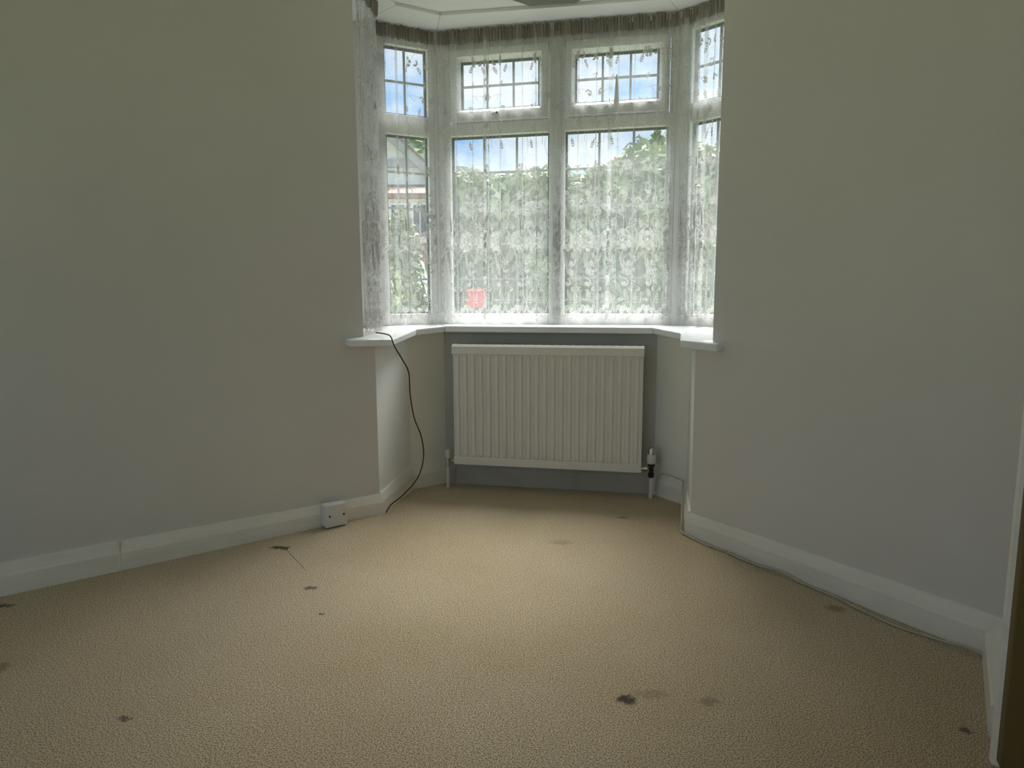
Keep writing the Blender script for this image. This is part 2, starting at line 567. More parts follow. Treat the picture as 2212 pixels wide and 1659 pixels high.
# lower bay walls under the sill
def bay_wall(name, a, b, out_a, out_b, za, zb, mat, label):
    m_ = MB()
    m_.prism([a, b, out_b, out_a], 0, [za, zb, zb, za])
    return struct(m_.build(name, mat), label)
bay_wall('wall_bay_left_reveal', fLB, fL2, fLB - nl * 0.3, fL2 + np.array([-0.25, 0.15]), 0.745, 0.765, 'wall_white', 'white painted reveal under the left of the sill')
bay_wall('wall_bay_left', fL2, fBL, fL2 + np.array([-0.2, 0.25]), fBL + np.array([-0.1, 0.25]), 0.765, 0.773, 'wall_cream', 'cream angled wall left of the radiator')
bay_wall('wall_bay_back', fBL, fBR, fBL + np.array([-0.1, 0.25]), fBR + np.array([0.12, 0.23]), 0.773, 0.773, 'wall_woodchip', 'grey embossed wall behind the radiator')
bay_wall('wall_bay_right', fBR, fR2, fBR + np.array([0.12, 0.23]), fR2 + np.array([0.25, 0.1]), 0.773, 0.757, 'wall_cream', 'cream angled wall right of the radiator')
bay_wall('wall_bay_right_reveal', fR2, fRB, fR2 + np.array([0.25, 0.1]), fRB + np.array([0.3, 0.05]), 0.757, 0.75, 'wall_white', 'white painted reveal under the right of the sill')

# rear of the room behind the camera, with openings added for fill light
def wall_with_hole(name, a, b, t, s0, s1, z0, z1, label):
    a, b = V2(a), V2(b)
    L = np.linalg.norm(b - a)
    d = (b - a) / L
    n_ = np.array([-d[1], d[0]])
    fr = frame(a, d, n_)
    m_ = MB()
    m_.box((0, 0, 0), (s0, t, CEIL), fr)
    m_.box((s1, 0, 0), (L, t, CEIL), fr)
    m_.box((s0, 0, 0), (s1, t, z0), fr)
    m_.box((s0, 0, z1), (s1, t, CEIL), fr)
    return struct(m_.build(name, 'wall'), label)
wall_with_hole('wall_rear_left', LF, Q1, -0.2, 0.9, 3.0, 0.35, 2.14, 'unseen wall behind the viewer with a wide opening added for light')
wall_with_hole('wall_rear', Q1, Q2, -0.2, 0.3, 0.9, 0.9, 2.05, 'unseen wall behind the viewer with a small opening added for light')
wall_with_hole('wall_rear_right', Q2, Q3, -0.2, 0.5, 0.5001, 0.9, 0.9001, 'unseen side wall behind the viewer')

# ------------------------------------------------------------------ skirting boards
def skirting(name, a, b, ha, hb, label, parent=None, mat='gloss', ja=None, jb=None):
    """front foot runs a -> b, wall on the left of that direction"""
    a, b = V2(a), V2(b)
    d = (b - a) / np.linalg.norm(b - a)
    n_ = np.array([-d[1], d[0]])
    ja = a + n_ * 0.02 if ja is None else V2(ja)
    jb = b + n_ * 0.02 if jb is None else V2(jb)
    def ring(p, j, h):
        t = p - j
        prof = [(1.0, 0.0), (1.0, 0.60 * h), (0.93, 0.64 * h), (0.50, 0.93 * h), (0.38, h), (0.0, h), (0.0, 0.0)]
        return [(j[0] + t[0] * k, j[1] + t[1] * k, z) for k, z in prof]
    m_ = MB()
    m_.loft([ring(a, ja, ha), ring(b, jb, hb)])
    o = m_.build(name, mat, parent)
    if parent is None:
        struct(o, label)
    return o

bl_root = struct(thing('baseboard_left', (LB[0], LB[1], 0)), 'white skirting board on the left wall in two lengths')
SJ = LB - dl * 1.012
skirting('board', SJ + dl * 0.0003, LB, 0.104, 0.088, None, bl_root, jb=fLB)
skirting('board', LF, SJ - dl * 0.0003, 0.118, 0.105, None, bl_root)
frJ = frame(SJ, -dl, nl)
mb = MB()
mb.loft([[frJ(s_, m_, z) for s_, m_ in ((-0.003, 0.0), (-0.003, k_ + 0.0005), (0.0, k_ + 0.0018), (0.003, k_ + 0.0005), (0.003, 0.0))] for z, k_ in ((0.0, 0.0), (0.062, 0.0), (0.098, -0.010), (0.104, -0.012))])
mb.build('filler_bead', 'gloss', bl_root)
skirting('baseboard_bay_left_reveal', LB, L2, 0.092, 0.118, 'white skirting board on the left reveal', ja=fLB, jb=fL2)
skirting('baseboard_bay_left', L2, BL, 0.118, 0.116, 'white skirting board on the angled wall left of the radiator', ja=fL2, jb=fBL)
skirting('baseboard_bay_back', BL, BR, 0.116, 0.112, 'grey skirting board below the radiator', mat='gloss_grey', ja=fBL, jb=fBR)
skirting('baseboard_bay_right', BR, R2, 0.112, 0.112, 'white skirting board on the angled wall right of the radiator', ja=fBR, jb=fR2)
skirting('baseboard_bay_right_reveal', R2, RB, 0.112, 0.095, 'white skirting board on the right reveal', ja=fR2, jb=fRB)
skirting('baseboard_right', RB, RC, 0.091, 0.114, 'white skirting board along the right wall', ja=fRB, jb=fRC)
kd = (KA - KE) / np.linalg.norm(KA - KE); kn = np.array([-kd[1], kd[0]])
K0 = KE - kd * 0.375
skirting('baseboard_door', K0, KE, 0.114, 0.116, 'short skirting block beside the door', ja=K0 + kn * 0.055, jb=KE + kn * 0.055)

# architrave and door at the right edge
fr = frame(KA + kn * 0.02, kd, -kn)
mb = MB()
prof = [(-0.060, -0.03), (-0.055, 0.012), (-0.045, 0.018), (-0.012, 0.022), (0.0, 0.018), (0.004, 0.008), (0.004, -0.006), (-0.03, -0.010), (-0.055, -0.05)]
mb.loft([[fr(s, m_, z) for s, m_ in prof] for z in (0.0, 2.05)])
struct(mb.build('trim_3', 'gloss', smooth=False), 'white door architrave at the right edge of the room')
door = struct(thing('door_1', (0.985, 1.21, 0)), 'brown stained wooden door at the right edge')
da = np.array([0.972, 1.210]); dd = np.array([0.93, -0.37]); dd = dd / np.linalg.norm(dd)
fr = frame(da, dd, (dd[1], -dd[0]))
mb = MB()
mb.box((0.0, -0.04, 0.01), (0.76, 0.0, 1.98), fr)
mb.build('leaf', 'wood', door, bevel=0.003)
for z0, z1 in ((0.15, 0.85), (1.0, 1.85)):
    mb = MB()
    mb.box((0.10, 0.0, z0), (0.66, 0.006, z1), fr)
    mb.build('panel', 'wood', door, bevel=0.004)

# ------------------------------------------------------------------ window sill
sill = struct(thing('trim_2', (0.2, 3.2, 0.79)), 'white gloss window sill in five boards round the bay')
E0 = LB - dl * 0.140 + nl * 0.022; E0b = E0 - nl * 0.06
N1 = np.array([-0.512, 2.838]); N2 = np.array([-0.456, 3.172]); N3 = np.array([-0.330, 3.258]); N4 = np.array([0.652, 3.058])
N5 = np.array([0.742, 2.912]); N6 = np.array([0.652, 2.566]); E7 = RB + dr * 0.148 + nr * 0.022; E7b = E7 - nr * 0.06
ZL = {'E0': 0.776, 'E0b': 0.78, 'N1': 0.769, 'N2': 0.796, 'N3': 0.807, 'N4': 0.805, 'N5': 0.787, 'N6': 0.780, 'E7': 0.774, 'E7b': 0.777}
LWm = PL + WDL * 0.22 + np.array([0, 0]); RWm = PR + WDR * 0.16
boards = [
    ([E0b, E0, N1, N2, LWm, WL, UL + (WL - UL) * 0.02], [0.778, 0.776, 0.769, 0.796, 0.806, 0.80, 0.783]),
    ([N2, N3, PL, LWm], [0.796, 0.807, 0.806, 0.806]),
    ([N3, N4, PR, PL], [0.807, 0.805, 0.806, 0.806]),
    ([N4, N5, RWm, PR], [0.805, 0.787, 0.806, 0.806]),
    ([N5, N6, E7, E7b, UR + (WR - UR) * 0.02, WR, RWm], [0.787, 0.780, 0.774, 0.776, 0.781, 0.80, 0.806]),
]
for poly, zs in boards:
    mb = MB()
    mb.prism(poly, [z - 0.030 for z in zs], zs)
    mb.build('sill_board', 'sill', sill, bevel=0.006, seg=3, smooth=False)

# ------------------------------------------------------------------ coving round the bay
inner = [np.array([-0.60, 2.90]), np.array([-0.517, 3.179]), np.array([-0.330, 3.291]), np.array([0.701, 3.125]), np.array([0.80, 2.93]), np.array([0.77, 2.6])]
outer = [UL + np.array([-0.02, 0.12]), WL + np.array([0.0, 0.05]), PL + np.array([0, 0.05]), PR + np.array([0.03, 0.04]), WR + np.array([0.05, 0.02]), UR + np.array([0.12, 0.1])]
cov = struct(thing('trim_1', (0.2, 3.2, COVE)), 'white stepped coving round the bay ceiling with mitred corners')
for i in range(5):
    a, b = inner[i], inner[i + 1]
    g = (b - a) / np.linalg.norm(b - a) * 0.0006
    mb = MB()
    a2, b2 = a + (outer[i] - a) * 0.10, b + (outer[i + 1] - b) * 0.10
    mb.prism([a + g, b - g, outer[i + 1] - g, outer[i] + g], [COVE + 0.004] * 2 + [COVE] * 2, CEIL)
    mb.build('coving_length', 'ceiling', cov, bevel=0.002)

# octagonal ceiling rose
cc = np.array([0.155, 2.943]); rot = math.radians(-8)
rose = thing('ceiling_rose', (cc[0], cc[1], CEIL), 'dark grey octagonal plate flat on the ceiling beside the coving', 'ceiling rose')
def octo(r, z):
    return [(cc[0] + r * math.cos(rot + PI / 8 + k * PI / 4), cc[1] + r * math.sin(rot + PI / 8 + k * PI / 4), z) for k in range(8)]
mb = MB(); mb.loft([octo(0.274, CEIL), octo(0.274, CEIL - 0.008), octo(0.262, CEIL - 0.012)])
mb.build('plate', 'rose', rose)
mb = MB(); mb.loft([octo(0.10, CEIL - 0.010), octo(0.09, CEIL - 0.020)])
mb.build('boss', 'rose', rose)

# ------------------------------------------------------------------ windows
def window(name, label, fr, uprights, rails, lights, sashes, depth=(-0.035, 0.028)):
    """lights: (s0, s1, z0, z1, cols, rows); rails: (s0, s1, z0, z1)"""
    o = fr(0, 0, 0.8)
    w = struct(thing(name, o), label)
    for s0, s1 in uprights:
        MB().box((s0, depth[0], 0.80), (s1, depth[1], COVE + 0.004), fr).build('upright', 'upvc', w, bevel=0.004)
    for s0, s1, z0, z1 in rails:
        MB().box((s0, depth[0] + 0.002, z0), (s1, depth[1] - 0.002, z1), fr).build('rail', 'upvc', w, bevel=0.004)
    for k, (S0, S1, Z0, Z1, s0, s1, z0, z1) in enumerate(sashes):
        m_ = MB()
        n0, n1 = -0.025, 0.042
        ringo = [(S0, Z0), (S1, Z0), (S1, Z1), (S0, Z1)]
        ringi = [(s0, z0), (s1, z0), (s1, z1), (s0, z1)]
        ringm = [(s0 - 0.014, z0 - 0.014), (s1 + 0.014, z0 - 0.014), (s1 + 0.014, z1 + 0.014), (s0 - 0.014, z1 + 0.014)]
        rings = [[fr(s, n0, z) for s, z in ringo], [fr(s, n1 - 0.004, z) for s, z in ringo],
                 [fr(s + (0.004 if s == S0 else -0.004), n1, z + (0.004 if z == Z0 else -0.004)) for s, z in ringo],
                 [fr(s, n1, z) for s, z in ringm], [fr(s, n1 - 0.02, z) for s, z in ringi], [fr(s, n0, z) for s, z in ringi]]
        rings.append(rings[0])
        m_.loft(rings, cap=False)
        sash = m_.build('opening_sash', 'upvc', w)
        hs = (S0 + S1) / 2
        if k == 1:
            m_ = MB()
            m_.loft([[fr(hs + a, n1 + b, z) for a, b in ((-wd, 0), (wd, 0), (wd * 0.8, dp), (-wd * 0.8, dp))]
                     for z, wd, dp in ((1.845, 0.012, 0.012), (1.86, 0.014, 0.02), (1.93, 0.009, 0.03), (1.985, 0.004, 0.028))])
            m_.build('window_handle', 'upvc', sash, bevel=0.002)
        else:
            m_ = MB()
            m_.box((hs - 0.03, n1, 1.842), (hs + 0.02, n1 + 0.012, 1.856), fr)
            m_.build('catch', 'plastic', sash, bevel=0.003)
            m_ = MB()
            m_.lathe(fr(hs - 0.005, n1 + 0.012, 1.849), [(0.005, 0), (0.005, 0.004), (0.002, 0.005)], 10, Vector((*nc, 0)))
            m_.build('screw', 'screw', sash)
    for (s0, s1, z0, z1, nx, nz) in lights:
        g = 0.010
        for lo, hi in (((s0, -0.014, z0), (s0 + g, 0.0, z1)), ((s1 - g, -0.014, z0), (s1, 0.0, z1)),
                       ((s0 + g, -0.014, z0), (s1 - g, 0.0, z0 + g)), ((s0 + g, -0.014, z1 - g), (s1 - g, 0.0, z1))):
            MB().box(lo, hi, fr).build('spacer_bar', 'gasket', w)
        ws, hs_ = (s1 - s0) / nx, (z1 - z0) / nz
        lw = 0.0052
        for i in range(1, nx):
            s = s0 + ws * i
            MB().box((s - lw, -0.012, z0 + g), (s + lw, -0.003, z1 - g), fr).build('lead_bar', 'lead', w)
        for j in range(1, nz):
            z = z0 + hs_ * j
            MB().box((s0 + g, -0.0115, z - lw), (s1 - g, -0.0035, z + lw), fr).build('lead_bar', 'lead', w)
        for i in range(nx):
            for j in range(nz):
                MB().box((s0 + ws * i + (lw if i else g), -0.009, z0 + hs_ * j + (lw if j else g)),
                         (s0 + ws * (i + 1) - (lw if i < nx - 1 else g), -0.006, z0 + hs_ * (j + 1) - (lw if j < nz - 1 else g)), fr).build('pane', 'glass', w)
    return w

frC = frame(PL, dc, nc)
window('window_1', 'wide leaded centre window of the bay', frC,
       [(-0.03, 0.085), (0.590, 0.668), (1.165, LC + 0.03)],
       [(0.085, 0.590, 0.80, 0.862), (0.668, 1.165, 0.80, 0.862), (0.085, 0.590, 1.752, 1.812), (0.668, 1.165, 1.752, 1.812),
        (0.085, 0.590, 2.165, COVE + 0.004), (0.668, 1.165, 2.165, COVE + 0.004)],
       [(0.085, 0.590, 0.862, 1.752, 3, 5), (0.668, 1.165, 0.862, 1.752, 3, 5), (0.138, 0.540, 1.877, 2.112, 3, 2), (0.712, 1.112, 1.877, 2.108, 3, 2)],
       [(0.090, 0.586, 1.816, 2.162, 0.138, 0.540, 1.877, 2.112), (0.672, 1.161, 1.816, 2.162, 0.712, 1.112, 1.877, 2.108)])
frL = frame(PL, WDL, nwl)
window('window_2', 'narrow leaded window on the left side of the bay', frL,
       [(-0.03, 0.048), (0.268, 0.44)],
       [(0.048, 0.268, 0.80, 0.862), (0.048, 0.268, 1.750, 1.845), (0.048, 0.268, 2.168, COVE + 0.004)],
       [(0.048, 0.268, 0.862, 1.750, 2, 5), (0.048, 0.268, 1.845, 2.168, 2, 2)], [])
frR = frame(PR, WDR, nwr)
window('window_3', 'narrow leaded window on the right side of the bay', frR,
       [(-0.03, 0.080), (0.330, 0.38)],
       [(0.080, 0.330, 0.80, 0.862), (0.080, 0.330, 1.750, 1.835), (0.080, 0.330, 2.160, COVE + 0.004)],
       [(0.080, 0.330, 0.862, 1.750, 2, 5), (0.080, 0.330, 1.835, 2.160, 2, 2)], [])

# ------------------------------------------------------------------ radiator
db = (BR - BL) / np.linalg.norm(BR - BL); nb = np.array([db[1], -db[0]])
frB = frame(BL, db, nb)
rad = thing('radiator', frB(0.52, 0.08, 0.12), 'white ribbed panel radiator under the bay window', 'radiator')
RS0, RS1, RZ0, RZ1, RN = 0.070, 0.980, 0.126, 0.720, 0.10
mb = MB()
ribs = 23
pitch = (RS1 - RS0 - 0.012) / ribs
prof = [(RS0, RN - 0.014)]
for k in range(ribs):
    s = RS0 + 0.006 + k * pitch
    prof += [(s + 0.004, RN - 0.0105), (s + 0.0085, RN - 0.0005), (s + 0.010, RN), (s + 0.0225, RN), (s + 0.024, RN - 0.0005), (s + 0.0285, RN - 0.0105), (s + pitch - 0.001, RN - 0.0105)]
prof += [(RS1, RN - 0.014)]
front = prof
def rib_ring(z, flat):
    pts = [(s, (RN - 0.010 if flat else m_)) for s, m_ in front]
    return [frB(s, m_, z) for s, m_ in pts] + [frB(RS1, RN - 0.03, z), frB(RS0, RN - 0.03, z)]
mb.loft([rib_ring(RZ0 + 0.030, True), rib_ring(RZ0 + 0.052, False), rib_ring(RZ1 - 0.062, False), rib_ring(RZ1 - 0.040, True)])
mb.build('front_panel', 'radiator', rad)
MB().box((RS0 - 0.001, RN - 0.034, RZ0), (RS1 + 0.001, RN - 0.001, RZ0 + 0.040), frB).build('bottom_rail', 'radiator', rad, bevel=0.005, seg=3)
mb = MB()
prof = [(RN - 0.034, RZ1 - 0.046), (RN + 0.001, RZ1 - 0.046), (RN + 0.001, RZ1 - 0.010), (RN - 0.010, RZ1 + 0.001), (0.046, RZ1 + 0.001), (0.036, RZ1 - 0.010), (0.036, RZ1 - 0.04), (0.042, RZ1 - 0.04), (0.042, RZ1 - 0.012), (RN - 0.034, RZ1 - 0.012)]
mb.loft([[frB(s, m_, z) for m_, z in prof] for s in (RS0 - 0.003, RS1 + 0.003)])
tc_ = mb.build('top_casing', 'radiator', rad, bevel=0.0015)
for k in range(22):
    s = RS0 + 0.025 + k * 0.0405
    MB().box((s, 0.054, RZ1 - 0.004), (s + 0.026, RN - 0.024, RZ1 + 0.0014), frB).build('grille_slot', 'black', tc_)
MB().box((RS0 + 0.01, 0.040, RZ0 + 0.02), (RS1 - 0.01, 0.048, RZ1 - 0.02), frB).build('rear_panel', 'radiator', rad)
for s in (RS0 + 0.16, RS1 - 0.16):
    MB().box((s - 0.02, 0.0, RZ0 + 0.08), (s + 0.02, 0.042, RZ1 - 0.08), frB).build('wall_bracket', 'radiator', rad)
for s in (RS0, RS1):
    sg = 1 if s == RS0 else -1
    MB().box((min(s, s + sg * 0.006), 0.042, RZ0 + 0.03), (max(s, s + sg * 0.006), RN - 0.016, RZ1 - 0.03), frB).build('side_panel', 'radiator', rad)
# lockshield valve (left)
Z3 = Vector((0, 0, 1)); DB3 = Vector((*db, 0))
vs, vn = 0.030, 0.07
v1 = MB().lathe(frB(vs, vn, 0.0), [(0.0085, 0.104), (0.012, 0.106), (0.012, 0.118), (0.0095, 0.120), (0.0095, 0.148), (0.006, 0.150)], 16).build('lockshield_valve', 'chrome', rad, smooth=False)
MB().lathe(frB(vs, vn, 0.0), [(0.0125, 0.150), (0.0135, 0.153), (0.0130, 0.190), (0.0115, 0.194)], 18).build('cap', 'plastic', v1)
MB().lathe(frB(vs, vn, 0.0), [(0.0082, -0.005), (0.0082, 0.106)], 14).build('pipe', 'plastic', v1)
MB().lathe(frB(vs, vn, 0.132), [(0.007, 0.0), (0.007, 0.022), (0.0115, 0.022), (0.0115, 0.036), (0.008, 0.036), (0.008, 0.05)], 6, DB3).build('union_nut', 'chrome', v1)
# thermostatic valve (right)
vs = 1.026
v2 = MB().lathe(frB(vs, vn, 0.0), [(0.010, 0.100), (0.014, 0.104), (0.014, 0.122), (0.010, 0.125), (0.0105, 0.150), (0.016, 0.158), (0.017, 0.168)], 18).build('thermostatic_valve', 'black', rad)
MB().lathe(frB(vs, vn, 0.0), [(0.017, 0.168), (0.0205, 0.174), (0.0215, 0.196), (0.0195, 0.213)], 22).build('valve_head', 'plastic', v2, smooth=False)
MB().lathe(frB(vs, vn, 0.0), [(0.0165, 0.213), (0.0165, 0.238), (0.0145, 0.244), (0.005, 0.246)], 20).build('chrome_top', 'chrome', v2)
MB().lathe(frB(vs, vn, 0.0), [(0.0085, -0.005), (0.0085, 0.102)], 14).build('pipe', 'plastic', v2)
MB().lathe(frB(vs, vn, 0.138), [(0.007, 0.0), (0.007, -0.018), (0.012, -0.018), (0.012, -0.034), (0.008, -0.034), (0.008, -0.048)], 6, DB3).build('union_nut', 'chrome', v2)

# ------------------------------------------------------------------ junction box on the left skirting
frJ = frame(LB, -dl, nl)
jb = thing('junction_box', frJ(0.235, 0.0, 0.004), 'square grey white junction box on the left skirting board', 'junction box')
B0, B1, BZ0, BZ1 = 0.189, 0.283, 0.006, 0.100
MB().box((B0 + 0.001, 0.0, BZ0 + 0.001), (B1 - 0.001, 0.038, BZ1 - 0.001), frJ).build('back_box', 'plastic', jb, bevel=0.002)
MB().box((B0, 0.0385, BZ0), (B1, 0.048, BZ1), frJ).build('cover_plate', 'plastic', jb, bevel=0.003, seg=3)
for s in (B0 + 0.015, B1 - 0.018):
    MB().lathe(frJ(s, 0.047, (BZ0 + BZ1) / 2), [(0.0042, 0), (0.0042, 0.0015), (0.003, 0.0025)], 14, Vector((*nl, 0))).build('screw', 'screw', jb)

# ------------------------------------------------------------------ cables
pts = [(-0.594, 2.9, 0.795), (-0.540, 2.835, 0.792), (-0.507, 2.775, 0.784), (-0.489, 2.755, 0.745), (-0.467, 2.80, 0.689), (-0.449, 2.86, 0.623), (-0.456, 2.93, 0.521), (-0.449, 2.98, 0.406),
       (-0.422, 3.0, 0.316), (-0.411, 3.0, 0.239), (-0.418, 2.98, 0.168), (-0.445, 2.95, 0.110), (-0.496, 2.9, 0.060), (-0.540, 2.85, 0.033), (-0.556, 2.812, 0.010)]
o = MB().tube(smooth_path(pts, 8), 0.0029, 8).build('telephone_cable', 'cable_brown', smooth=True)
tag(o, 'thin dark brown cable drooping from the sill to the carpet left of the radiator', 'cable')
pts = [(0.677, 3.05, 0.03), (0.68, 3.04, 0.091), (0.697, 3.02, 0.122), (0.724, 2.98, 0.126), (0.751, 2.94, 0.124), (0.763, 2.89, 0.126), (0.757, 2.85, 0.125), (0.740, 2.80, 0.107), (0.714, 2.7, 0.066), (0.688, 2.6, 0.025),
       (0.684, 2.585, 0.008), (0.684, 2.550, 0.006), (0.708, 2.496, 0.005), (0.742, 2.427, 0.005), (0.775, 2.385, 0.005), (0.822, 2.3, 0.005), (0.863, 2.231, 0.006), (0.892, 2.18, 0.014),
       (0.922, 2.136, 0.016), (0.952, 2.092, 0.006), (0.987, 2.034, 0.005), (1.013, 1.994, 0.005), (1.045, 1.914, 0.005), (1.077, 1.843, 0.005), (1.111, 1.785, 0.005), (1.151, 1.743, 0.005),
       (1.182, 1.692, 0.012), (1.207, 1.655, 0.018), (1.238, 1.630, 0.010)]
o = MB().tube(smooth_path(pts, 6), 0.0032, 8).build('aerial_cable', 'cable_white', smooth=True)
tag(o, 'thin cream cable running along the foot of the right skirting board', 'cable')

# ------------------------------------------------------------------ lace net curtains
class Lace:
    """flat lace shapes in cloth space (u along the cloth, z up)"""
    def __init__(self):
        self.v, self.f = [], []
    def fan(self, pts):
        k = len(self.v)
        cx = sum(p[0] for p in pts) / len(pts); cy = sum(p[1] for p in pts) / len(pts)
        self.v.append((cx, cy)); self.v += list(pts)
        n = len(pts)
        for i in range(n):
            self.f.append((k, k + 1 + i, k + 1 + (i + 1) % n))
    def disc(self, x, y, r, n=10):
        self.fan([(x + r * math.cos(2 * PI * i / n), y + r * math.sin(2 * PI * i / n)) for i in range(n)])
    def leaf(self, x, y, a, ln, w):
        c, s = math.cos(a), math.sin(a)
        q = [(0, 0), (0.25, 0.38), (0.5, 0.5), (0.78, 0.34), (1, 0), (0.78, -0.34), (0.5, -0.5), (0.25, -0.38)]
        self.fan([(x + c * t * ln - s * b * w, y + s * t * ln + c * b * w) for t, b in q])
    def stroke(self, pts, w0, w1, wm=None):
        k = len(self.v); n = len(pts)
        for i, p in enumerate(pts):
            a, b = pts[max(i - 1, 0)], pts[min(i + 1, n - 1)]
            dx, dy = b[0] - a[0], b[1] - a[1]
            L = math.hypot(dx, dy) or 1e-6
            t = i / (n - 1)
            w = w0 + (w1 - w0) * t
            if wm is not None:
                w = w0 * (1 - t) ** 2 + 2 * wm * t * (1 - t) + w1 * t * t
            self.v.append((p[0] - dy / L * w, p[1] + dx / L * w)); self.v.append((p[0] + dy / L * w, p[1] - dx / L * w))
        for i in range(n - 1):
            self.f.append((k + 2 * i, k + 2 * i + 1, k + 2 * i + 3, k + 2 * i + 2))
    def curve(self, p0, p1, p2, w0, w1, n=8, wm=None):
        self.stroke([((1 - t) ** 2 * p0[0] + 2 * t * (1 - t) * p1[0] + t * t * p2[0],
                      (1 - t) ** 2 * p0[1] + 2 * t * (1 - t) * p1[1] + t * t * p2[1]) for t in (i / n for i in range(n + 1))], w0, w1, wm)
    def swirl(self, x, y, r, a0, turn, w, disc=True, mir=1):
        pts = []
        for i in range(13):
            t = i / 12
            a = a0 + turn * t
            rr = r * (1 - 0.62 * t)
            pts.append((x + mir * rr * math.cos(a), y + rr * math.sin(a)))
        self.stroke(pts, w * 0.35, w * 0.9, w * 1.3)
        if disc:
            self.disc(x + mir * r * 0.05, y - r * 0.06, r * 0.36)
    def sprig(self, x, y, a, ln, lw):
        c, s = math.cos(a), math.sin(a)
        self.stroke([(x, y), (x + c * ln, y + s * ln)], 0.0008, 0.0006)
        for i, t in enumerate((0.15, 0.42, 0.68)):
            px, py = x + c * ln * t, y + s * ln * t
            self.leaf(px, py, a + 0.75, lw, lw * 0.48)
            self.leaf(px, py, a - 0.75, lw, lw * 0.48)
        self.leaf(x + c * ln * 0.85, y + s * ln * 0.85, a, lw * 1.1, lw * 0.5)
    def flower(self, x, y, r, n=5, rot=0.3):
        for k in range(n):
            a = rot + 2 * PI * k / n
            h = PI / n * 0.88
            pts = [(x + r * 0.30 * math.cos(a), y + r * 0.30 * math.sin(a))]
            for q, rr in ((-1, 0.66), (-0.8, 0.92), (-0.3, 1.0), (0.0, 0.93), (0.3, 1.0), (0.8, 0.92), (1, 0.66)):
                pts.append((x + r * rr * math.cos(a + h * q), y + r * rr * math.sin(a + h * q)))
            self.fan(pts)
        self.disc(x, y, r * 0.22, 8)
        self.stroke([(x + r * 0.30 * math.cos(t), y + r * 0.30 * math.sin(t)) for t in (0.6 + 0.5 * i for i in range(9))], r * 0.03, r * 0.05)
    def rose(self, x, y, r):
        for a0, a1, rr in ((-2.14, -1.06, 1.14), (-1.00, -0.13, 1.10), (-0.06, 0.50, 0.84), (0.57, 1.18, 0.88), (1.25, 1.88, 0.90), (1.95, 2.54, 0.92), (2.61, 3.48, 1.12), (3.55, 4.07, 0.98)):
            a, h = (a0 + a1) / 2, (a1 - a0) / 2
            pts = []
            for q in (-1, -0.5, 0.5, 1):
                pts.append((x + r * 0.44 * math.cos(a + h * q * 0.86), y + r * 0.44 * math.sin(a + h * q * 0.86)))
            for q, e in ((1, 0.74), (0.92, 0.93), (0.6, 0.99), (0.25, 0.94), (-0.2, 1.0), (-0.5, 0.95), (-0.92, 0.93), (-1, 0.72)):
                pts.append((x + r * rr * e * math.cos(a + h * q), y + r * rr * e * math.sin(a + h * q)))
            self.fan(pts)
        # furled heart of the rose
        self.stroke([(x + r * (0.36 - 0.052 * t) * math.cos(0.9 + t), y + r * (0.36 - 0.052 * t) * math.sin(0.9 + t)) for t in (0.42 * i for i in range(14))], r * 0.055, r * 0.075)
        self.disc(x, y, r * 0.06, 6)

def bouquet(L, x):
    # feathery stems above the rose
    for i, (dx, top) in enumerate(((-0.030, 1.385), (-0.016, 1.405), (-0.004, 1.395), (0.006, 1.36))):
        L.curve((x + 0.012, 1.275), (x + 0.016, 1.335), (x + dx, top), 0.0030, 0.0008, 8, 0.0026)
    L.sprig(x - 0.028, 1.275, 1.9, 0.042, 0.013)
    L.sprig(x + 0.030, 1.285, 1.25, 0.048, 0.013)
    L.flower(x - 0.030, 1.385, 0.016, 5, 0.2)
    L.swirl(x + 0.002, 1.445, 0.021, -2.0, 5.2, 0.004)
    L.sprig(x + 0.018, 1.462, 1.2, 0.022, 0.009)
    # stems below
    for i, (dx, bz) in enumerate(((0.012, 1.055), (0.022, 1.075), (0.034, 1.085), (0.004, 1.06))):
        L.curve((x - 0.014 + i * 0.004, 1.178), (x - 0.012 + 0.004 * i, 1.115), (x + dx, bz), 0.0028, 0.0014, 8, 0.0040)
    L.swirl(x + 0.036, 1.115, 0.019, 0.5, -5.0, 0.0045)
    L.flower(x + 0.030, 1.066, 0.017, 5, 0.5)
    L.flower(x + 0.012, 1.082, 0.011, 5, 0.1)
    L.swirl(x + 0.012, 1.014, 0.021, 1.6, -5.4, 0.0045)
    L.swirl(x - 0.006, 1.050, 0.009, 1.6, 4.4, 0.0022, False)
    L.sprig(x + 0.014, 0.985, -1.5, 0.036, 0.012)
    L.sprig(x - 0.036, 1.165, -1.9, 0.040, 0.011)
    L.sprig(x + 0.034, 1.165, -1.2, 0.028, 0.010)

